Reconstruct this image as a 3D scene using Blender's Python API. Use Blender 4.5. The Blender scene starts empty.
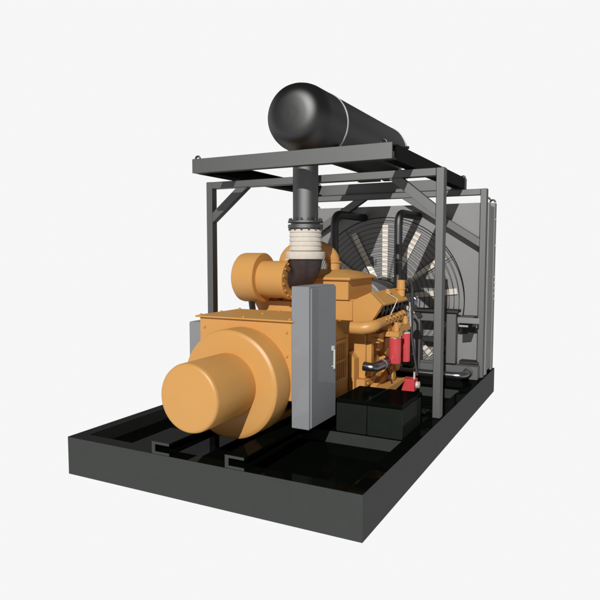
import bpy, bmesh, math, random
from mathutils import Vector, Matrix
random.seed(4)
PI = math.pi
S = bpy.context.scene
COL = S.collection

# ------------------------------------------------------------------ camera
cam = bpy.data.objects.new('camera', bpy.data.cameras.new('camera'))
COL.objects.link(cam)
cam.data.sensor_width = 36
cam.data.lens = 36 * 602.48 / 600
cam.data.clip_end = 500
cam.location = (3.335, -2.9043, 1.5451)
yaw, pitch = -0.4793, 0.0787
d = Vector((math.sin(yaw) * math.cos(pitch), math.cos(yaw) * math.cos(pitch), -math.sin(pitch)))
cam.rotation_euler = d.to_track_quat('-Z', 'Y').to_euler()
S.camera = cam
S.view_settings.view_transform = 'Standard'
S.view_settings.look = 'None'
S.view_settings.exposure = 0
S.view_settings.gamma = 1

# ------------------------------------------------------------------ world shaped for the light: white behind, dim above, brighter fill below
w = bpy.data.worlds.new('World'); S.world = w; w.use_nodes = True
nt = w.node_tree; N = nt.nodes; L = nt.links
bgn = N['Background']
tc = N.new('ShaderNodeTexCoord')
sep = N.new('ShaderNodeSeparateXYZ'); L.new(tc.outputs['Generated'], sep.inputs[0])
fl = N.new('ShaderNodeVectorMath'); fl.operation = 'MULTIPLY'; fl.inputs[1].default_value = (1, 1, 0)
L.new(tc.outputs['Generated'], fl.inputs[0])
nm = N.new('ShaderNodeVectorMath'); nm.operation = 'NORMALIZE'; L.new(fl.outputs[0], nm.inputs[0])
dt = N.new('ShaderNodeVectorMath'); dt.operation = 'DOT_PRODUCT'; L.new(nm.outputs[0], dt.inputs[0])
dt.inputs[1].default_value = (math.sin(-0.75), math.cos(-0.75), 0)
mr = N.new('ShaderNodeMapRange'); mr.interpolation_type = 'SMOOTHSTEP'
L.new(dt.outputs['Value'], mr.inputs['Value'])
mr.inputs['From Min'].default_value = 0.33; mr.inputs['From Max'].default_value = 0.47
# distance above / below the band the camera can see: |z - (-0.13)|
sh0 = N.new('ShaderNodeMath'); sh0.operation = 'ADD'; L.new(sep.outputs['Z'], sh0.inputs[0]); sh0.inputs[1].default_value = 0.13
ab = N.new('ShaderNodeMath'); ab.operation = 'ABSOLUTE'; L.new(sh0.outputs[0], ab.inputs[0])
me_ = N.new('ShaderNodeMapRange'); me_.interpolation_type = 'SMOOTHSTEP'; L.new(ab.outputs[0], me_.inputs['Value'])
me_.inputs['From Min'].default_value = 0.58; me_.inputs['From Max'].default_value = 0.66
me_.inputs['To Min'].default_value = 1; me_.inputs['To Max'].default_value = 0
mul = N.new('ShaderNodeMath'); mul.operation = 'MULTIPLY'
L.new(mr.outputs[0], mul.inputs[0]); L.new(me_.outputs[0], mul.inputs[1])
hz = N.new('ShaderNodeMapRange'); L.new(sep.outputs['Z'], hz.inputs['Value'])
hz.inputs['From Min'].default_value = -0.02; hz.inputs['From Max'].default_value = 0.02
hz.inputs['To Min'].default_value = 0.60; hz.inputs['To Max'].default_value = 0.13
mx = N.new('ShaderNodeMix'); mx.data_type = 'FLOAT'
L.new(mul.outputs[0], mx.inputs[0]); L.new(hz.outputs[0], mx.inputs[2]); mx.inputs[3].default_value = 0.925
L.new(mx.outputs[0], bgn.inputs['Color'])
bgn.inputs['Strength'].default_value = 1.0

# ------------------------------------------------------------------ one hard studio lamp, high to the right of the camera
sun = bpy.data.lights.new('studio_lamp', 'SUN'); sun.energy = 3.25; sun.angle = math.radians(0.4)
sun.color = (1.0, 0.985, 0.96)
so = bpy.data.objects.new('studio_lamp', sun); COL.objects.link(so)
so.rotation_euler = Vector((0.2, -0.87, 0.46)).to_track_quat('Z', 'Y').to_euler()
so.location = (4, -6, 6)

# ------------------------------------------------------------------ materials
def mat(name, col, gfac=0.04, rough=0.35, gcol=(1, 1, 1), var=0.06, scale=9.0, grime=None):
    m = bpy.data.materials.new(name); m.use_nodes = True
    t = m.node_tree; n = t.nodes; l = t.links
    n.remove(n['Principled BSDF']); out = n['Material Output']
    df = n.new('ShaderNodeBsdfDiffuse'); gl = n.new('ShaderNodeBsdfGlossy'); mix = n.new('ShaderNodeMixShader')
    mix.inputs[0].default_value = gfac
    gl.distribution = 'BECKMANN'; gl.inputs['Color'].default_value = (*gcol, 1); gl.inputs['Roughness'].default_value = rough
    co = n.new('ShaderNodeTexCoord'); no = n.new('ShaderNodeTexNoise')
    no.inputs['Scale'].default_value = scale; no.inputs['Detail'].default_value = 5
    l.new(co.outputs['Object'], no.inputs['Vector'])
    rp = n.new('ShaderNodeMapRange'); l.new(no.outputs[0], rp.inputs['Value'])
    rp.inputs['From Min'].default_value = 0.3; rp.inputs['From Max'].default_value = 0.7
    rp.inputs['To Min'].default_value = 1 - var; rp.inputs['To Max'].default_value = 1 + var
    vm = n.new('ShaderNodeVectorMath'); vm.operation = 'SCALE'
    vm.inputs[0].default_value = col
    l.new(rp.outputs[0], vm.inputs['Scale'])
    l.new(vm.outputs[0], df.inputs['Color'])
    l.new(df.outputs[0], mix.inputs[1]); l.new(gl.outputs[0], mix.inputs[2]); l.new(mix.outputs[0], out.inputs['Surface'])
    m.diffuse_color = (*col, 1)
    return m
M = dict(
    yellow=mat('yellow_paint', (0.60, 0.310, 0.092), 0.04, 0.42, var=0.015),
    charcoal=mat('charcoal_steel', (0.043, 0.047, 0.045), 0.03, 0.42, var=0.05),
    skid=mat('black_skid_paint', (0.028, 0.031, 0.029), 0.065, 0.50, var=0.05),
    deck=mat('gloss_black_deck', (0.003, 0.004, 0.003), 0.020, 0.03, var=0.10),
    grey=mat('grey_steel', (0.024, 0.026, 0.025), 0.15, 0.58, var=0.03),
    midgrey=mat('mid_grey_steel', (0.10, 0.10, 0.10), 0.07, 0.55, var=0.03),
    panel=mat('radiator_grey', (0.17, 0.17, 0.17), 0.11, 0.58, var=0.03),
    black=mat('gloss_black', (0.002, 0.003, 0.002), 0.10, 0.50, var=0.05),
    pipe=mat('black_pipe', (0.005, 0.006, 0.006), 0.16, 0.58, var=0.05),
    rubber=mat('black_rubber', (0.008, 0.009, 0.009), 0.08, 0.50, var=0.05),
    battery=mat('battery_black', (0.016, 0.019, 0.016), 0.01, 0.1, var=0.05),
    batlid=mat('battery_lid_black', (0.003, 0.004, 0.003), 0.008, 0.1, var=0.05),
    cabinet=mat('cabinet_grey', (0.245, 0.255, 0.27), 0.03, 0.07, var=0.015),
    red=mat('red_paint', (0.60, 0.065, 0.075), 0.04, 0.3, var=0.04),
    cream=mat('cream_bellows', (0.66, 0.61, 0.54), 0.03, 0.3, var=0.05, scale=30),
    brown=mat('brown_cast_iron', (0.036, 0.024, 0.024), 0.05, 0.45, var=0.15, scale=25),
    chrome=mat('bright_steel', (0.02, 0.02, 0.022), 0.25, 0.36, var=0.05),
    fitting=mat('pale_fitting', (0.6, 0.55, 0.5), 0.1, 0.3, var=0.1),
    blade=mat('cream_fan_blade', (0.80, 0.74, 0.65), 0.03, 0.4, var=0.04),
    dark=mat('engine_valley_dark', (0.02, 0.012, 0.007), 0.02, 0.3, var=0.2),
    wire=mat('guard_wire_black', (0.012, 0.012, 0.012), 0.02, 0.4, var=0.05),
    sideshade=mat('shaded_beam_steel', (0.006, 0.007, 0.006), 0.012, 0.3),  # near-black colour stands in for shade on the grey platform's side beams
    band=mat('pale_clamp_steel', (0.55, 0.54, 0.50), 0.2, 0.3, var=0.03),
    blue=mat('blue_grey_pulley', (0.06, 0.065, 0.09), 0.15, 0.25, var=0.05),
)

# ------------------------------------------------------------------ mesh helpers
def V(*a): return Vector(a)
class MB:
    def __init__(s): s.bm = bmesh.new()
    def add(s, verts, faces, smooth=False):
        vs = [s.bm.verts.new(v) for v in verts]
        out = []
        for f in faces:
            try:
                fc = s.bm.faces.new([vs[i] for i in f]); fc.smooth = smooth; out.append(fc)
            except ValueError: pass
        return out
    def box(s, x0, x1, y0, y1, z0, z1, bev=0.004):
        fs = s.add([(x, y, z) for x in (x0, x1) for y in (y0, y1) for z in (z0, z1)],
                   [(0, 1, 3, 2), (4, 6, 7, 5), (0, 4, 5, 1), (2, 3, 7, 6), (0, 2, 6, 4), (1, 5, 7, 3)])
        s._bev(fs, bev); return s
    def _bev(s, fs, bev):
        if bev:
            bmesh.ops.recalc_face_normals(s.bm, faces=fs)
            es = list({e for f in fs for e in f.edges})
            bmesh.ops.bevel(s.bm, geom=es, offset=bev, segments=1, profile=0.5, affect='EDGES')
    def prism(s, pts, axis, a0, a1, bev=0.003):
        def mk(p, a):
            return (a, p[0], p[1]) if axis == 'x' else (p[0], a, p[1]) if axis == 'y' else (p[0], p[1], a)
        n = len(pts)
        fs = s.add([mk(p, a0) for p in pts] + [mk(p, a1) for p in pts],
                   [tuple(range(n)), tuple(range(2 * n - 1, n - 1, -1))] + [(i, (i + 1) % n, n + (i + 1) % n, n + i) for i in range(n)])
        s._bev(fs, bev); return s
    def bar(s, p, q, wx, wz, up=(0, 0, 1), bev=0.003):
        p, q = V(*p), V(*q); a = (q - p); ln = a.length; a.normalize()
        b = a.cross(V(*up)).normalized(); c = b.cross(a)
        fs = s.add([p + a * (t * ln) + b * (i * wx / 2) + c * (k * wz / 2) for t in (0, 1) for i in (-1, 1) for k in (-1, 1)],
                   [(0, 1, 3, 2), (4, 6, 7, 5), (0, 4, 5, 1), (2, 3, 7, 6), (0, 2, 6, 4), (1, 5, 7, 3)])
        s._bev(fs, bev); return s
    def lathe(s, prof, org, axis='z', seg=48, cap=True, sharp=25):
        """prof: list of (radius, distance along axis)"""
        ax = V(*{'x': (1, 0, 0), 'y': (0, 1, 0), 'z': (0, 0, 1)}[axis]) if isinstance(axis, str) else V(*axis).normalized()
        u = ax.orthogonal().normalized(); v = ax.cross(u); o = V(*org)
        vs = []; fs = []
        for r, t in prof:
            for k in range(seg):
                a = 2 * PI * k / seg
                vs.append(o + ax * t + (u * math.cos(a) + v * math.sin(a)) * r)
        for i in range(len(prof) - 1):
            for k in range(seg):
                k2 = (k + 1) % seg
                fs.append((i * seg + k, i * seg + k2, (i + 1) * seg + k2, (i + 1) * seg + k))
        if cap:
            fs.append(tuple(range(seg))[::-1]); fs.append(tuple((len(prof) - 1) * seg + k for k in range(seg)))
        s.add(vs, fs, True); return s
    def cyl(s, p, q, r, seg=32, r1=None, ch=0.0):
        p, q = V(*p), V(*q); ln = (q - p).length; r1 = r if r1 is None else r1
        pr = [(r, 0), (r1, ln)] if not ch else [(r - ch, 0), (r, ch), (r1, ln - ch), (r1 - ch, ln)]
        return s.lathe(pr, p, tuple((q - p)), seg)
    def tube(s, pts, r, seg=16, bend=0.0, cap=True, rs=None):
        P = [V(*p) for p in pts]; R = [r] * len(P) if rs is None else list(rs)
        if bend:
            Q = [P[0]]; RR = [R[0]]
            for i in range(1, len(P) - 1):
                a = (P[i - 1] - P[i]); c = (P[i + 1] - P[i]); bd = min(bend, a.length * .49, c.length * .49)
                a = P[i] + a.normalized() * bd; c = P[i] + c.normalized() * bd
                for k in range(9):
                    t = k / 8; Q.append(a * (1 - t) ** 2 + P[i] * 2 * t * (1 - t) + c * t * t); RR.append(R[i])
            Q.append(P[-1]); RR.append(R[-1]); P, R = Q, RR
        vs = []; fs = []
        tn = []
        for i in range(len(P)):
            a = P[min(i + 1, len(P) - 1)] - P[max(i - 1, 0)]
            tn.append(a.normalized())
        u = tn[0].orthogonal().normalized()
        for i, p in enumerate(P):
            u = (u - tn[i] * u.dot(tn[i])).normalized(); v = tn[i].cross(u)
            for k in range(seg):
                a = 2 * PI * k / seg
                vs.append(p + (u * math.cos(a) + v * math.sin(a)) * R[i])
        for i in range(len(P) - 1):
            for k in range(seg):
                k2 = (k + 1) % seg
                fs.append((i * seg + k, i * seg + k2, (i + 1) * seg + k2, (i + 1) * seg + k))
        if cap:
            fs.append(tuple(range(seg))[::-1]); fs.append(tuple((len(P) - 1) * seg + k for k in range(seg)))
        s.add(vs, fs, True); return s
    def ring(s, org, axis, R, r, seg=64, ts=8, a0=0, a1=2 * PI):
        ax = V(*axis).normalized(); u = ax.orthogonal().normalized()
        if abs(ax.z) < .9: u = V(0, 0, 1).cross(ax).normalized()
        v = ax.cross(u); o = V(*org); full = abs(a1 - a0 - 2 * PI) < 1e-6
        n = seg if full else seg + 1
        vs = []; fs = []
        for i in range(n):
            a = a0 + (a1 - a0) * i / seg; dr = u * math.cos(a) + v * math.sin(a)
            for k in range(ts):
                b = 2 * PI * k / ts
                vs.append(o + dr * (R + r * math.cos(b)) + ax * r * math.sin(b))
        for i in range(seg):
            j = (i + 1) % n
            for k in range(ts):
                k2 = (k + 1) % ts
                fs.append((i * ts + k, i * ts + k2, j * ts + k2, j * ts + k))
        s.add(vs, fs, True); return s
    def bolt(s, p, axis, r=0.009, h=0.008):
        p = V(*p); a = V(*axis).normalized()
        s.lathe([(r, 0), (r, h), (r * .55, h * 1.5)], p, tuple(a), 6); return s
    def build(s, name, m, parent=None):
        bmesh.ops.recalc_face_normals(s.bm, faces=s.bm.faces)
        me = bpy.data.meshes.new(name); s.bm.to_mesh(me); s.bm.free()
        try: me.set_sharp_from_angle(angle=math.radians(32))
        except Exception: pass
        me.materials.append(M[m])
        o = bpy.data.objects.new(name, me); COL.objects.link(o)
        if parent is not None:
            o.parent = parent
            base = parent
            while base is not None:
                if base.type == 'EMPTY':
                    break
                base = base.parent
            if parent.type == 'EMPTY':
                o.location = -parent.location
        return o
def thing(name, loc, label, cat, group=None):
    o = bpy.data.objects.new(name, None); COL.objects.link(o); o.location = loc; o.empty_display_size = 0.1
    o['label'] = label; o['category'] = cat
    if group: o['group'] = group
    return o
def B(*a, **k): return MB().box(*a, **k)
_bolt = {}
def bolts(parent, pts, axis, m='yellow', r=.010, h=.008):
    """each bolt is a small mesh object of its own, all sharing one mesh"""
    key = (tuple(axis), m, r, h)
    for p in pts:
        if key not in _bolt:
            o = MB().bolt((0, 0, 0), axis, r, h).build('bolt', m, None); _bolt[key] = o.data
        else:
            o = bpy.data.objects.new('bolt', _bolt[key]); COL.objects.link(o)
        o.parent = parent
        o.location = Vector(p) - (parent.location if parent.type == 'EMPTY' else Vector((0, 0, 0)))

# ================================================================== skid base
skid = thing('skid_base', (1.1, 2.0, 0), 'long black steel skid tray with glossy deck carrying the whole generator set', 'skid base')
W, LN, H = 2.2, 3.97, 0.265
mb = MB()
o_, i_ = [(0, 0), (W, 0), (W, LN), (0, LN)], [(.1, .1), (W - .1, .1), (W - .1, LN - .1), (.1, LN - .1)]
vs = [(x, y, 0) for x, y in o_] + [(x, y, H - .002) for x, y in o_] + [(x, y, .0) for x, y in i_] + [(x, y, H - .002) for x, y in i_]
fs = []
for k in range(4):
    j = (k + 1) % 4
    fs += [(k, j, 4 + j, 4 + k), (8 + k, 12 + k, 12 + j, 8 + j), (k, 8 + k, 8 + j, j)]
mb.add(vs, fs)
mb.build('perimeter_rail', 'skid', skid)
mb = MB()
vs = [(x, y, z) for z in (H - .002, H) for x, y in o_] + [(x, y, z) for z in (H - .002, H) for x, y in i_]
fs = []
for k in range(4):
    j = (k + 1) % 4
    fs += [(4 + k, 4 + j, 12 + j, 12 + k), (k, j, 4 + j, 4 + k), (8 + k, 12 + k, 12 + j, 8 + j)]
mb.add(vs, fs); mb.build('rail_top', 'deck', skid)
B(.101, W - .101, .101, LN - .101, .12, .175, bev=0).build('floor_plate', 'deck', skid)
for y0, y1 in ((.98, 1.42), (2.70, 3.86)):
    cm = B(.101, W - .101, y0, y1, .176, H - .004, bev=0).build('crossmember', 'charcoal', skid)
    B(.101, W - .101, y0, y1, H - .004, H - .001, bev=0).build('top_plate', 'deck', cm)
for x0, x1 in ((.758, .897), (1.32, 1.455)):
    t = .016
    r = MB().prism([(x0, H + .001), (x1, H + .001), (x1, H + .001 + t), (x0 + t * 1.6, H + .001 + t), (x0 + t * 1.6, .345 - t), (x1, .345 - t), (x1, .345), (x0, .345)], 'y', .004, 3.0, bev=0)
    r = r.build('mounting_rail', 'deck', skid)
    # end face of the channel, lighter grey than its sides
    MB().prism([(x0, H + .001), (x1, H + .001), (x1, H + .001 + t), (x0 + t * 1.6, H + .001 + t), (x0 + t * 1.6, .345 - t), (x1, .345 - t), (x1, .345), (x0, .345)], 'y', .0, .0038, bev=0).build('rail_end', 'charcoal', r)

# ================================================================== alternator
alt = thing('alternator', (1.1, .7, .345), 'yellow alternator with square housing and protruding round drum at the front of the skid', 'alternator')
zc = .67
B(.733, 1.477, .555, 1.07, .56, 1.088).build('housing', 'yellow', alt)
lid = B(.708, 1.50, .53, 1.09, 1.089, 1.101, bev=.003).build('lid', 'yellow', alt)
bolts(lid, [(x, y, 1.101) for x in (.74, 1.1, 1.46) for y in (.56, .81, 1.06)], (0, 0, 1))
bolts(alt, [(x, .555, z) for x in (.775, 1.44) for z in (1.02, .86, .70)], (0, -1, 0))
MB().lathe([(.335, 0), (.352, .004), (.364, .014), (.368, .03), (.368, .19)], (1.1, .365, zc), 'y', 64).build('end_flange', 'yellow', alt)
MB().lathe([(.188, 0), (.203, .003), (.211, .010), (.215, .022), (.215, .43)], (1.1, -.062, zc), 'y', 56).build('exciter_drum', 'yellow', alt)
for x0, x1 in ((1.17, 1.27), (.93, 1.03)):
    ft = B(x0, x1, .66, 1.06, .3465, .398).build('foot', 'yellow', alt)
    B(x0 + .03, x1 - .03, .90, 1.03, .3985, .559).build('foot_leg', 'rubber', ft)
B(1.456, 1.50, .60, 1.0, .46, .50).build('junction_strip', 'rubber', alt)

# ================================================================== control cabinets
def cabinet(x0, x1, y0, y1, z0, z1, label, hs):
    c = thing('control_cabinet', ((x0 + x1) / 2, (y0 + y1) / 2, z0), label, 'cabinet', 'grey cabinets on the alternator sides')
    xo = x1 if hs > 0 else x0
    B(x0 if hs > 0 else x0 + .012, x1 - .012 if hs > 0 else x1, y0, y1, z0, z1, bev=.004).build('body', 'cabinet', c)
    d_ = B(x1 - .0115 if hs > 0 else x0, x1 if hs > 0 else x0 + .0115, y0 + .014, y1 - .002, z0 + .010, z1 - .010, bev=.003).build('door', 'cabinet', c)
    zm = (z0 + z1) / 2
    mb = MB(); mb.box(xo - .001 if hs > 0 else xo - .016, xo + .016 if hs > 0 else xo + .001, y1 - .080, y1 - .050, zm + .01, zm + .045, bev=.003)
    mb.cyl((xo + hs * .016, y1 - .064, zm + .02), (xo + hs * .016, y1 - .064, zm - .115), .008, 12)
    mb.cyl((xo, y1 - .064, zm - .10), (xo + hs * .018, y1 - .064, zm - .10), .006, 10)
    h = mb.build('handle', 'band', d_)
    return c
c1 = cabinet(1.479, 1.62, .545, .945, .385, 1.325, 'tall light grey control cabinet standing beside the alternator and below the exhaust elbow', 1)
c2 = cabinet(.545, .731, .66, .95, .70, 1.035, 'small grey terminal box peeking out on the far left side of the alternator', -1)

# ================================================================== support frame
fr = thing('support_frame', (1.1, 2.5, H), 'charcoal grey welded steel frame of two braced portals standing on the skid', 'frame')
for py, pm in ((1.636, 'grey'), (3.336, 'grey')):
    for sx in (0, 1):
        x0, x1 = (.010, .072) if sx == 0 else (2.128, 2.190)
        B(x0, x1, py, py + .08, H + .001, 2.183).build('post', pm, fr)
        # knee brace
        if py < 2:
            p = [(.0725, 1.905), (.0725, 1.815), (.45, 2.1205), (.335, 2.1205)]
        else:
            p = [(.0725, 1.685), (.0725, 1.60), (.90, 2.1205), (.76, 2.1205)]
        if sx: p = [(2.2 - a, b) for a, b in p]
        MB().prism(p, 'y', py + .004, py + .072, bev=.002).build('knee_brace', pm, fr)
    B(.0725, 2.1275, py + .001, py + .079, 2.121, 2.182).build('crossbeam', pm, fr)

# ================================================================== muffler platform
pf = thing('muffler_platform', (1.1, 2.3, 2.184), 'rectangular platform of grey channel beams with lifting lugs on top of the frame', 'platform')
pz0, pz1 = 2.1915, 2.305
def chan_y(x0, x1, y, dy, name, m):   # beam along x, C open towards the inside
    mb = MB(); s_ = 1 if dy > 0 else -1
    return mb
B(.246, 1.955, 1.125, 1.137, pz0, pz1, bev=.002).build('front_beam', 'grey', pf)
mb = MB(); mb.box(.246, 1.955, 1.1375, 1.21, pz0 + .002, pz0 + .012, bev=0); mb.box(.246, 1.955, 1.1375, 1.21, pz1 - .012, pz1 - .001, bev=0)
mb.build('front_flange', 'charcoal', pf)
B(.246, 1.955, 3.40, 3.495, pz0, pz1, bev=.002).build('rear_beam', 'grey', pf)
for s_, (xa, xb, xf) in ((-1, (.246, .258, .34)), (1, (1.943, 1.955, 1.86))):
    mb = MB(); mb.box(xa, xb, 1.2105, 3.3995, pz0 + .0005, pz1 - .0005, bev=0)
    f0, f1 = (xb + .0005, xf) if s_ < 0 else (xf, xa - .0005)
    mb.box(f0, f1, 1.2105, 3.3995, pz0 + .002, pz0 + .012, bev=0); mb.box(f0, f1, 1.2105, 3.3995, pz1 - .012, pz1 - .002, bev=0)
    mb.build('side_beam', 'sideshade', pf)
for x, y in ((.275, 1.165), (1.88, 1.165), (.275, 3.46), (1.925, 3.46)):
    MB().ring((x, y, pz1 + .004), (0, 1, 0), .022, .0085, 20, 8, 0, PI).build('lifting_lug', 'rubber', pf)

# ================================================================== muffler
mx_, mz, mr_ = 1.1, 2.604, .270
mf = thing('muffler', (mx_, 2.3, 2.3), 'large glossy black cylindrical exhaust silencer lying along the top platform', 'muffler')
dome = [(.001, 0), (.06, .0015), (.13, .004), (.165, .013), (.195, .028), (.222, .052), (.244, .085), (.257, .12), (.266, .16), (.270, .20)]
prof = dome + [(r_, 2.275 - t_) for r_, t_ in dome[::-1]]
MB().lathe(prof, (mx_, 1.225, mz), 'y', 96).build('shell', 'black', mf)
for y in (1.715, 3.28):
    b = MB().lathe([(mr_ - .001, 0), (mr_ + .005, .001), (mr_ + .005, .017), (mr_ - .001, .018)], (mx_, y, mz), 'y', 72, cap=False).build('strap', 'band', mf)
    mb = MB(); mb.cyl((mx_ + mr_ + .012, y + .009, mz - .29), (mx_ + mr_ + .012, y + .009, mz - (.22 if y < 2 else -.03)), .006, 10)
    if y > 2: mb.cyl((mx_ + mr_ + .012, y + .009, mz + .02), (mx_ + mr_ + .012, y + .009, mz + .045), .02, 6)
    mb.build('strap_bolt', 'rubber', b)
    MB().prism([(1.12, pz1 + .001), (1.36, pz1 + .001), (1.34, 2.39), (1.30, 2.40)] + [(1.1 + .272 * math.sin(a), mz - .272 * math.cos(a)) for a in (.55, .4, .25, .1)], 'y', y - .03, y + .05, bev=0).build('cradle', 'charcoal', mf)
    MB().prism([(1.08, pz1 + .001), (.84, pz1 + .001), (.86, 2.39), (.90, 2.40)] + [(1.1 - .272 * math.sin(a), mz - .272 * math.cos(a)) for a in (.55, .4, .25, .1)], 'y', y - .03, y + .05, bev=0).build('cradle', 'charcoal', mf)

# ================================================================== exhaust riser
ex = thing('exhaust_riser', (1.1, 1.494, 1.3), 'black vertical exhaust pipe with cream ribbed bellows and brown elbow below the silencer', 'exhaust pipe')
ey = 1.494
MB().cyl((1.1, ey, 1.80), (1.1, ey, 2.42), .103, 48).build('pipe', 'pipe', ex)
cl = MB().lathe([(.118, 0), (.143, .003), (.143, .032), (.118, .035), (.118, .045), (.143, .047), (.143, .062), (.104, .066)], (1.1, ey, 1.738), 'z', 48).build('clamp_collar', 'pipe', ex)
bolts(cl, [(1.1 + .128 * math.cos(PI * k / 7), ey + .128 * math.sin(PI * k / 7), 1.803) for k in range(14)], (0, 0, 1), 'pipe', .010, .012)
bolts(cl, [(1.1 + .130 * math.cos(PI * k / 7), ey + .130 * math.sin(PI * k / 7), 1.738) for k in range(14)], (0, 0, -1), 'pipe', .010, .012)
pr = [(.118, 0)]
n = 5
for k in range(n):
    b = .004 + k * .036
    pr += [(.125, b + .002), (.132, b + .007), (.132, b + .026), (.125, b + .031)]
pr += [(.118, .184)]
MB().lathe(pr, (1.1, ey, 1.553), 'z', 56).build('bellows', 'cream', ex)
MB().lathe([(.12, 0), (.157, .001), (.160, .006), (.160, .052), (.156, .058), (.12, .06)], (1.1, ey, 1.492), 'z', 56).build('lower_flange', 'cream', ex)
P0, P1, P2, P3 = V(1.1, ey, 1.491), V(1.1, ey, 1.36), V(1.06, ey, 1.325), V(.978, ey, 1.322)
pts = []; rs = []
for k in range(17):
    t = k / 16; pts.append(tuple(P0 * (1 - t) ** 3 + P1 * 3 * t * (1 - t) ** 2 + P2 * 3 * t * t * (1 - t) + P3 * t ** 3)); rs.append(.137 - .052 * t)
MB().tube(pts, 0, 40, rs=rs).build('elbow', 'brown', ex)

# ================================================================== engine
en = thing('diesel_engine', (1.1, 1.9, .345), 'large yellow vee diesel engine behind the alternator with red filters on its side', 'engine')
# air cleaner / turbo drum lying across the engine
ac = MB().lathe([(.168, 0), (.190, .006), (.204, .02), (.209, .04), (.209, .215), (.203, .222)], (.49, ey, 1.333), 'x', 56).build('air_drum', 'yellow', en)
MB().cyl((.711, ey, 1.32), (.94, ey, 1.32), .155, 48).build('drum_neck', 'yellow', ac)
fl = MB().lathe([(.158, 0), (.164, .003), (.164, .024), (.160, .028)], (.94, ey, 1.32), 'x', 48).build('drum_flange', 'yellow', ac)
bolts(fl, [(.968, ey + .142 * math.cos(PI * k / 7 + .2), 1.32 + .142 * math.sin(PI * k / 7 + .2)) for k in range(14)], (1, 0, 0), 'yellow', .009, .008)
MB().tube([(.60, 1.46, 1.14), (.60, 1.50, .95)], .028, 12).build('drum_support', 'rubber', en)
MB().prism([(.52, 1.13), (1.2, 1.13), (1.2, .96), (.70, .96), (.64, 1.03)], 'y', 1.60, 1.648, bev=.004).build('drum_bracket', 'yellow', en)
# flywheel housing with grille
fh = MB().prism([(.76, .40), (1.44, .40), (1.44, .93), (1.36, 1.0), (.84, 1.0), (.76, .93)], 'y', 1.075, 1.60, bev=.005).build('flywheel_housing', 'yellow', en)
gb = MB()
gb.box(1.441, 1.452, 1.24, 1.27, .52, .86, bev=.001); gb.box(1.441, 1.452, 1.52, 1.55, .52, .86, bev=.001)
gb.box(1.441, 1.452, 1.271, 1.519, .83, .86, bev=.001); gb.box(1.441, 1.452, 1.271, 1.519, .52, .55, bev=.001)
gb.box(1.441, 1.452, 1.271, 1.519, .68, .70, bev=.001)
for k in range(6):
    y = 1.295 + k * .04
    gb.box(1.4415, 1.450, y, y + .016, .551, .679, bev=.001); gb.box(1.4415, 1.450, y, y + .016, .701, .829, bev=.001)
gb.build('side_grille', 'yellow', fh)
MB().prism([(1.4405, .40), (1.488, .40), (1.488, .68), (1.4405, .735)], 'y', 1.605, 1.70, bev=.003).build('housing_rib', 'yellow', en)
# cylinder block, sump
MB().prism([(.66, .50), (1.54, .50), (1.54, .86), (1.42, 1.0), (1.35, 1.15), (.85, 1.15), (.78, 1.0), (.66, .86)], 'y', 1.72, 2.42, bev=.006).build('cylinder_block', 'yellow', en)
MB().prism([(.66, .499), (1.56, .499), (1.56, .44), (1.44, .35), (.76, .35), (.66, .44)], 'y', 1.66, 2.50, bev=.006).build('oil_sump', 'yellow', en)
MB().prism([(1.61, .42), (2.30, .42), (2.30, .39), (1.61, .30)], 'x', 1.561, 1.70, bev=.004).build('engine_foot', 'yellow', en)
MB().prism([(1.755, .36), (1.80, .42), (2.34, .56), (2.34, .42), (2.34, .36)], 'x', 1.545, 1.60, bev=.004).build('sump_gusset', 'yellow', en)
# front gear cover behind plenum
fp = MB().prism([(.79, .985), (1.45, .985), (1.45, 1.145), (.79, 1.145)], 'y', 1.65, 1.719, bev=.004).build('gear_cover', 'yellow', en)
# aftercooler plenum
MB().box(.80, 1.40, 1.68, 2.23, 1.151, 1.315).build('aftercooler_body', 'yellow', en)
mb = MB()
def sq(i): return [(.775 + i, 1.655 + i), (1.425 - i, 1.655 + i), (1.425 - i, 2.255 - i), (.775 + i, 2.255 - i)]
lv = [(0, 1.3165), (-.004, 1.326), (0, 1.338), (.035, 1.352), (.09, 1.371), (.155, 1.388), (.20, 1.396)]
vv = [(x, y, z) for i_, z in lv for x, y in sq(i_)]
ff = [(3, 2, 1, 0)] + [(4 * l_ + k, 4 * l_ + (k + 1) % 4, 4 * l_ + 4 + (k + 1) % 4, 4 * l_ + 4 + k) for l_ in range(len(lv) - 1) for k in range(4)] + [tuple(4 * (len(lv) - 1) + k for k in range(4))]
mb.add(vv, ff); cap = mb.build('aftercooler_cap', 'yellow', en)
nk = MB().cyl((1.135, 1.965, 1.39), (1.135, 1.965, 1.455), .060, 32).build('intake_neck', 'yellow', cap)
MB().lathe([(.062, 0), (.072, .002), (.072, .012), (.062, .014)], (1.135, 1.965, 1.455), 'z', 32).build('neck_band', 'yellow', nk)
pts = []; rs = []
for k in range(25):
    t = k / 24; a = PI * t
    pts.append((.955 + .18 * math.cos(a), 1.965 - .16 * t, 1.47 + .115 * math.sin(a))); rs.append(.058 + .026 * math.sin(a * .5))
pts.append((.775, 1.78, 1.36)); rs.append(.084)
MB().tube(pts, 0, 32, rs=rs).build('intake_arch', 'yellow', en)
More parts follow.
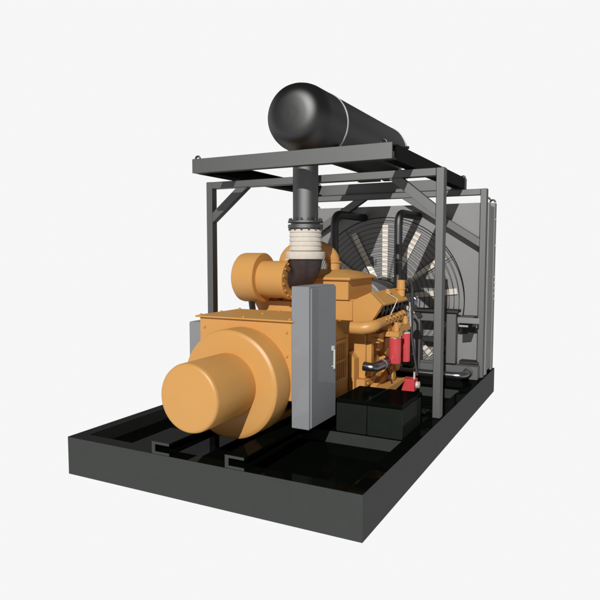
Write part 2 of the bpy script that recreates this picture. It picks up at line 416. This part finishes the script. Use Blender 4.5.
# cylinder heads
for sx in (1, -1):
    f = (lambda p: p) if sx > 0 else (lambda p: (2.2 - p[0], p[1]))
    A, Bp, Cp, D, Ein = (1.452, 1.150), (1.603, 1.222), (1.703, 1.126), (1.62, .988), (1.452, .97)
    hd = MB().prism([f(p) for p in (A, Bp, Cp, D, Ein)], 'y', 1.652, 1.72, bev=.004).build('cylinder_head', 'yellow', en)
    MB().prism([f(p) for p in ((1.352, 1.151), (1.44, 1.156), (1.598, 1.226), (1.707, 1.126), (1.687, 1.108), (1.58, 1.19), (1.352, 1.12))], 'y', 1.7205, 2.34, bev=.003).build('valve_cover', 'yellow', hd)
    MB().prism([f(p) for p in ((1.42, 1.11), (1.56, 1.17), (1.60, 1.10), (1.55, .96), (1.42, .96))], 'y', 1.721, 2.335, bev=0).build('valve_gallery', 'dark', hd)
    for k in range(6):
        y = 1.78 + k * .095
        MB().tube([(f((1.56, 0))[0], y, 1.16), (f((1.67, 0))[0], y + .01, 1.115), (f((1.655, 0))[0], y + .015, 1.04), (f((1.60, 0))[0], y + .03, .99)], .013, 8, bend=.02).build('injector_line', 'brown', hd)
        MB().cyl((f((1.59, 0))[0], y + .045, 1.12), (f((1.645, 0))[0], y + .045, 1.06), .019, 10).build('injector', 'brown', hd)
    MB().bar((f((1.655, 0))[0], 1.73, 1.065), (f((1.655, 0))[0], 2.33, 1.065), .014, .022).build('fuel_rail', 'brown', hd)
    mpts = [(1.38, 1.53, .945)] + [(1.38 + .20 * t / 3, 1.53, .945) for t in (1, 2, 3)]
    for k in range(1, 9):
        a = PI / 2 * k / 8; mpts.append((1.58 + .09 * math.sin(a), 1.62 - .09 * math.cos(a), .945 + .003 * k))
    for k in range(1, 9): mpts.append((1.67 - .002 * k, 1.62 + .09 * k, .969 + .003 * k))
    mr2 = [.050] * 8 + [.048, .046, .044, .042] + [.038] * 8
    mf_ = MB().tube([(f((p[0], 0))[0], p[1], p[2]) for p in mpts], 0, 24, rs=mr2).build('water_manifold', 'yellow', en)
    for k in range(7):
        y = 1.72 + k * .092
        MB().lathe([(.036, 0), (.0405, .003), (.0405, .013), (.036, .016)], (f((1.665, 0))[0], y, .972 + .003 * k * .9), 'y', 20, cap=False).build('collar', 'yellow', mf_)
    bolts(mf_, [(f((1.70, 0))[0], 1.76 + k * .092, .997 + .003 * k) for k in range(6)], (sx, 0, .8), 'yellow', .010, .012)
# fillers on the cover
MB().lathe([(.035, 0), (.035, .06), (.042, .062), (.042, .072), (.036, .075), (.036, .14), (.031, .146)], (1.655, 2.285, 1.155), 'z', 24).build('oil_filler', 'yellow', en)
MB().lathe([(.024, 0), (.024, .04), (.034, .043), (.034, .058), (.020, .06), (.020, .078)], (1.625, 2.02, 1.155), 'z', 20).build('breather_cap', 'yellow', en)
MB().tube([(1.64, 1.98, 1.20), (1.705, 2.04, 1.145), (1.70, 1.93, 1.06), (1.70, 1.88, 1.03)], .005, 8).build('fuel_line', 'cream', en)
# filter heads and red filters
B(1.60, 1.775, 1.87, 1.985, .841, .885).build('filter_head', 'yellow', en)
B(1.60, 1.74, 2.0, 2.30, .862, .92).build('filter_head', 'yellow', en)
B(1.541, 1.65, 1.75, 1.86, .80, .88).build('filter_bracket', 'yellow', en)
B(1.60, 1.68, 1.90, 1.99, .886, .935).build('filter_valve', 'yellow', en)
B(1.68, 1.74, 2.02, 2.10, .921, .942).build('filter_valve', 'yellow', en)
MB().lathe([(.024, 0), (.024, .05), (.018, .055), (.018, .075)], (1.735, 1.93, .886), 'z', 16).build('filter_bolt', 'yellow', en)
MB().lathe([(.024, 0), (.024, .04), (.018, .045), (.018, .065)], (1.72, 2.22, .921), 'z', 16).build('filter_bolt', 'yellow', en)
MB().cyl((1.60, 1.745, .845), (1.70, 1.70, .83), .008, 10).build('dipstick', 'yellow', en)
for x, y, r_, z0, z1 in ((1.725, 1.93, .052, .61, .828), (1.735, 2.19, .040, .585, .835)):
    f_ = MB().lathe([(r_ * .6, 0), (r_ * .93, .004), (r_, .016), (r_, z1 - z0 - .008), (r_ * .96, z1 - z0)], (x, y, z0), 'z', 32).build('oil_filter', 'red', en)
    MB().lathe([(r_ * .9, 0), (r_ * .98, .002), (r_ * .98, .012)], (x, y, z1 + .001), 'z', 24).build('filter_collar', 'fitting', f_)
# lower side details
MB().tube([(1.575, 1.60, .63), (1.66, 1.60, .622), (1.67, 1.72, .622), (1.67, 2.22, .632)], .038, 24, bend=.07).build('coolant_tube', 'chrome', en)
for y in (1.77, 2.20): MB().lathe([(.037, 0), (.046, .002), (.046, .014), (.037, .016)], (1.67, y, .624), 'y', 24).build('tube_clamp', 'midgrey', en)
B(1.541, 1.60, 2.05, 2.25, .56, .80).build('side_cover', 'yellow', en)
B(1.541, 1.585, 1.74, 1.80, .52, .80).build('block_rib', 'yellow', en)
MB().lathe([(.055, 0), (.055, .05), (.045, .06)], (1.541, 1.93, .76), 'x', 24).build('core_cover', 'yellow', en)
MB().lathe([(.050, 0), (.050, .09), (.04, .10)], (1.561, 2.12, .47), 'x', 24).build('drain_cover', 'yellow', en)
MB().lathe([(.060, 0), (.060, .06), (.05, .07)], (1.561, 2.32, .53), 'x', 24).build('drain_cover', 'yellow', en)
bolts(en, [(1.541, 1.78 + k * .09, .53) for k in range(3)], (1, 0, 0))
bolts(en, [(1.561, 1.72 + k * .12, .465) for k in range(3)], (1, 0, 0))
MB().tube([(1.62, 2.0, .57), (1.66, 1.98, .50), (1.68, 2.0, .42)], .008, 8).build('dipstick_tube', 'brown', en)
pb = B(1.665, 1.785, 2.30, 2.42, .295, .405).build('starter_pump', 'red', en)
MB().lathe([(.030, 0), (.034, .004), (.028, .02), (.034, .028), (.02, .034)], (1.786, 2.36, .35), 'x', 16).build('pump_cap', 'fitting', pb)
MB().cyl((1.772, 2.34, .406), (1.775, 2.34, .47), .010, 10).build('pump_fitting', 'fitting', pb)
# pulley and hoses at the rear
MB().lathe([(.036, 0), (.046, .004), (.040, .02), (.046, .036), (.036, .04)], (1.72, 2.40, 1.10), 'y', 28).build('belt_pulley', 'blue', en)
MB().tube([(1.70, 2.36, 1.30), (1.735, 2.37, 1.25), (1.735, 2.37, 1.0), (1.735, 2.36, .80), (1.80, 2.34, .44)], .013, 10, bend=.06).build('breather_hose', 'rubber', en)
MB().tube([(1.725, 2.33, 1.10), (1.735, 2.33, .88)], .005, 8, bend=.06).build('fuel_hose', 'fitting', en)
B(.80, 1.40, 2.43, 2.52, .55, 1.05).build('rear_cover', 'yellow', en)

# ================================================================== batteries
def battery(x0, x1, label):
    t = thing('battery', ((x0 + x1) / 2, 1.21, H), label, 'battery', 'starter batteries beside the engine')
    B(x0, x1, .985, 1.43, H + .001, .475, bev=.004).build('case', 'battery', t)
    l_ = B(x0 - .001, x1 + .001, .983, 1.432, .476, .508, bev=.006).build('lid', 'batlid', t)
battery(1.606, 1.836, 'black starter battery next to the control cabinet, left of the pair')
battery(1.842, 2.098, 'black starter battery nearest the skid edge, right of the pair')

# ================================================================== radiator
ra = thing('radiator', (1.1, 3.7, H), 'tall grey radiator panel with round wire fan guard at the rear of the skid', 'radiator')
B(.09, 2.108, 3.45, 3.90, .30, 2.052, bev=.002).build('front_panel', 'panel', ra)
for x0, x1 in ((.012, .085), (2.113, 2.188)):
    mb = MB(); mb.box(x0, x1, 3.50, 3.575, H + .001, 2.055, bev=.003); mb.box(x0 + .005, x1 - .008, 3.576, 3.83, .30, 2.03, bev=0); mb.box(x0, x1, 3.831, 3.93, H + .001, 2.075, bev=.003)
    ch = mb.build('side_channel', 'panel', ra)
    bolts(ch, [(x1 if x0 > 1 else x0, 3.88, z) for z in (1.9, 1.62, 1.28, 1.22, 1.16, 1.1, 1.04)], (1 if x0 > 1 else -1, 0, 0), 'fitting')
    for y in (3.60, 3.90):
        MB().ring(((x0 + x1) / 2, y, 2.085), (0, 1, 0), .026, .010, 20, 8, 0, PI).build('lifting_lug', 'rubber', ra)
FX, FZ = 1.1, 1.045
gy = 3.39
mb = MB()
for k in range(13):
    r_ = .25 + k * .0525
    mb.ring((FX, gy, FZ), (0, 1, 0), r_, .0026 if k < 12 else .005, 96, 6)
for k in range(8):
    a = 2 * PI * (k + .3) / 8
    mb.cyl((FX + .22 * math.sin(a), gy + .004, FZ + .22 * math.cos(a)), (FX + .885 * math.sin(a), gy + .004, FZ + .885 * math.cos(a)), .003, 6)
mb.build('fan_guard', 'wire', ra)

# ================================================================== fan
fan = thing('cooling_fan', (FX, 3.4, FZ), 'cooling fan with cream blades behind the radiator guard, hub behind the engine', 'fan')
MB().lathe([(.20, 0), (.215, .01), (.215, .40), (.19, .62)], (FX, 2.74, FZ), 'y', 48).build('hub', 'panel', fan)
bl = None
NB = 13
for k in range(NB):
    a = math.radians(360 / NB * k)
    mb = MB()
    # slightly twisted blade, root to tip
    pts = []
    for j in range(6):
        t = j / 5; rr = .20 + t * .60; ang = math.radians(38 - 16 * t); hw = .033
        for sgn in (-1, 1):
            lx = sgn * hw * math.cos(ang); ly = sgn * hw * math.sin(ang) * .45
            px, pz = lx * math.cos(a) + rr * math.sin(a), -lx * math.sin(a) + rr * math.cos(a)
            pts.append((FX + px, 3.422 + ly, FZ + pz))
    th = [(p[0], p[1] + .005, p[2]) for p in pts]
    f = []
    for j in range(5):
        i = 2 * j; f.append((i, i + 1, i + 3, i + 2)); f.append((12 + i + 2, 12 + i + 3, 12 + i + 1, 12 + i))
        f.append((i, i + 2, 12 + i + 2, 12 + i)); f.append((i + 1, 12 + i + 1, 12 + i + 3, i + 3))
    f.append((0, 12, 13, 1)); f.append((10, 11, 23, 22))
    mb.add(pts + th, f)
    mb.build('blade', 'blade', fan)

# ================================================================== hoses to the radiator
for x, y0, lab in ((.835, 2.66, 'black bent coolant hose rising behind the exhaust bellows to the radiator'), (1.455, 2.80, 'black bent coolant hose rising behind the oil filler to the radiator')):
    t = thing('coolant_hose', (x, y0, 1.1), lab, 'hose', 'upper radiator hoses')
    MB().tube([(x, y0, 1.05), (x, y0, 1.93), (x + .01, 3.449, 1.93)], .040, 24, bend=.13).build('hose', 'rubber', t)
    MB().lathe([(.041, 0), (.044, .002), (.044, .018), (.041, .02)], (x, y0, 1.44), 'z', 24, cap=False).build('hose_clamp', 'pipe', t)

# ================================================================== fan stand at the foot of the radiator
st = thing('radiator_stand', (1.8, 3.2, H), 'grey steel stand with columns and shelf bracket in front of the lower radiator', 'stand')
B(1.84, 1.94, 3.20, 3.30, .415, .932).build('column', 'midgrey', st)
B(1.483, 1.570, 3.20, 3.30, H + .001, .905).build('column', 'midgrey', st)
B(1.483, 1.965, 3.17, 3.32, .935, .965).build('top_beam', 'rubber', st)
B(1.5705, 1.8395, 3.215, 3.25, .40, .425).build('lower_slat', 'grey', st)
B(1.5705, 1.8395, 3.28, 3.31, .62, .67).build('middle_slat', 'rubber', st)
B(1.5705, 1.735, 3.21, 3.225, .84, .934).build('corner_plate', 'midgrey', st)
MB().bar((1.575, 3.205, .87), (1.50, 3.205, .99), .03, .05).build('diagonal_plate', 'rubber', st)
B(1.571, 2.165, 3.2, 3.32, H + .001, .40).build('bottom_beam', 'midgrey', st)
B(1.95, 2.15, 3.325, 3.445, .40, .43).build('bottom_shelf', 'rubber', st)
mb = MB(); mb.box(1.955, 2.172, 3.20, 3.21, .835, .893, bev=.002); 
sh = mb.build('shelf_front', 'panel', st)
B(1.955, 2.10, 3.211, 3.449, .885, .895, bev=0).build('shelf_plate', 'midgrey', st)
MB().prism([(1.96, .884), (2.125, .884), (2.05, .625), (1.96, .61)], 'y', 3.43, 3.446, bev=0).build('shelf_shadow_plate', 'charcoal', st)  # added dark plate, cut and coloured as the shelf's shadow on the panel
MB().cyl((1.96, 3.26, .80), (2.05, 3.26, .80), .012, 12).build('shelf_rod', 'band', st)
lp = thing('lower_coolant_pipe', (1.8, 2.98, .33), 'bright bent steel coolant pipe running low across the foot of the radiator stand', 'pipe')
MB().tube([(1.35, 2.98, .338), (2.07, 2.98, .338), (2.075, 3.199, .345)], .037, 24, bend=.09).build('tube', 'chrome', lp)
MB().lathe([(.037, 0), (.046, .002), (.046, .018), (.037, .02)], (2.074, 3.17, .344), 'y', 24).build('end_collar', 'rubber', lp)
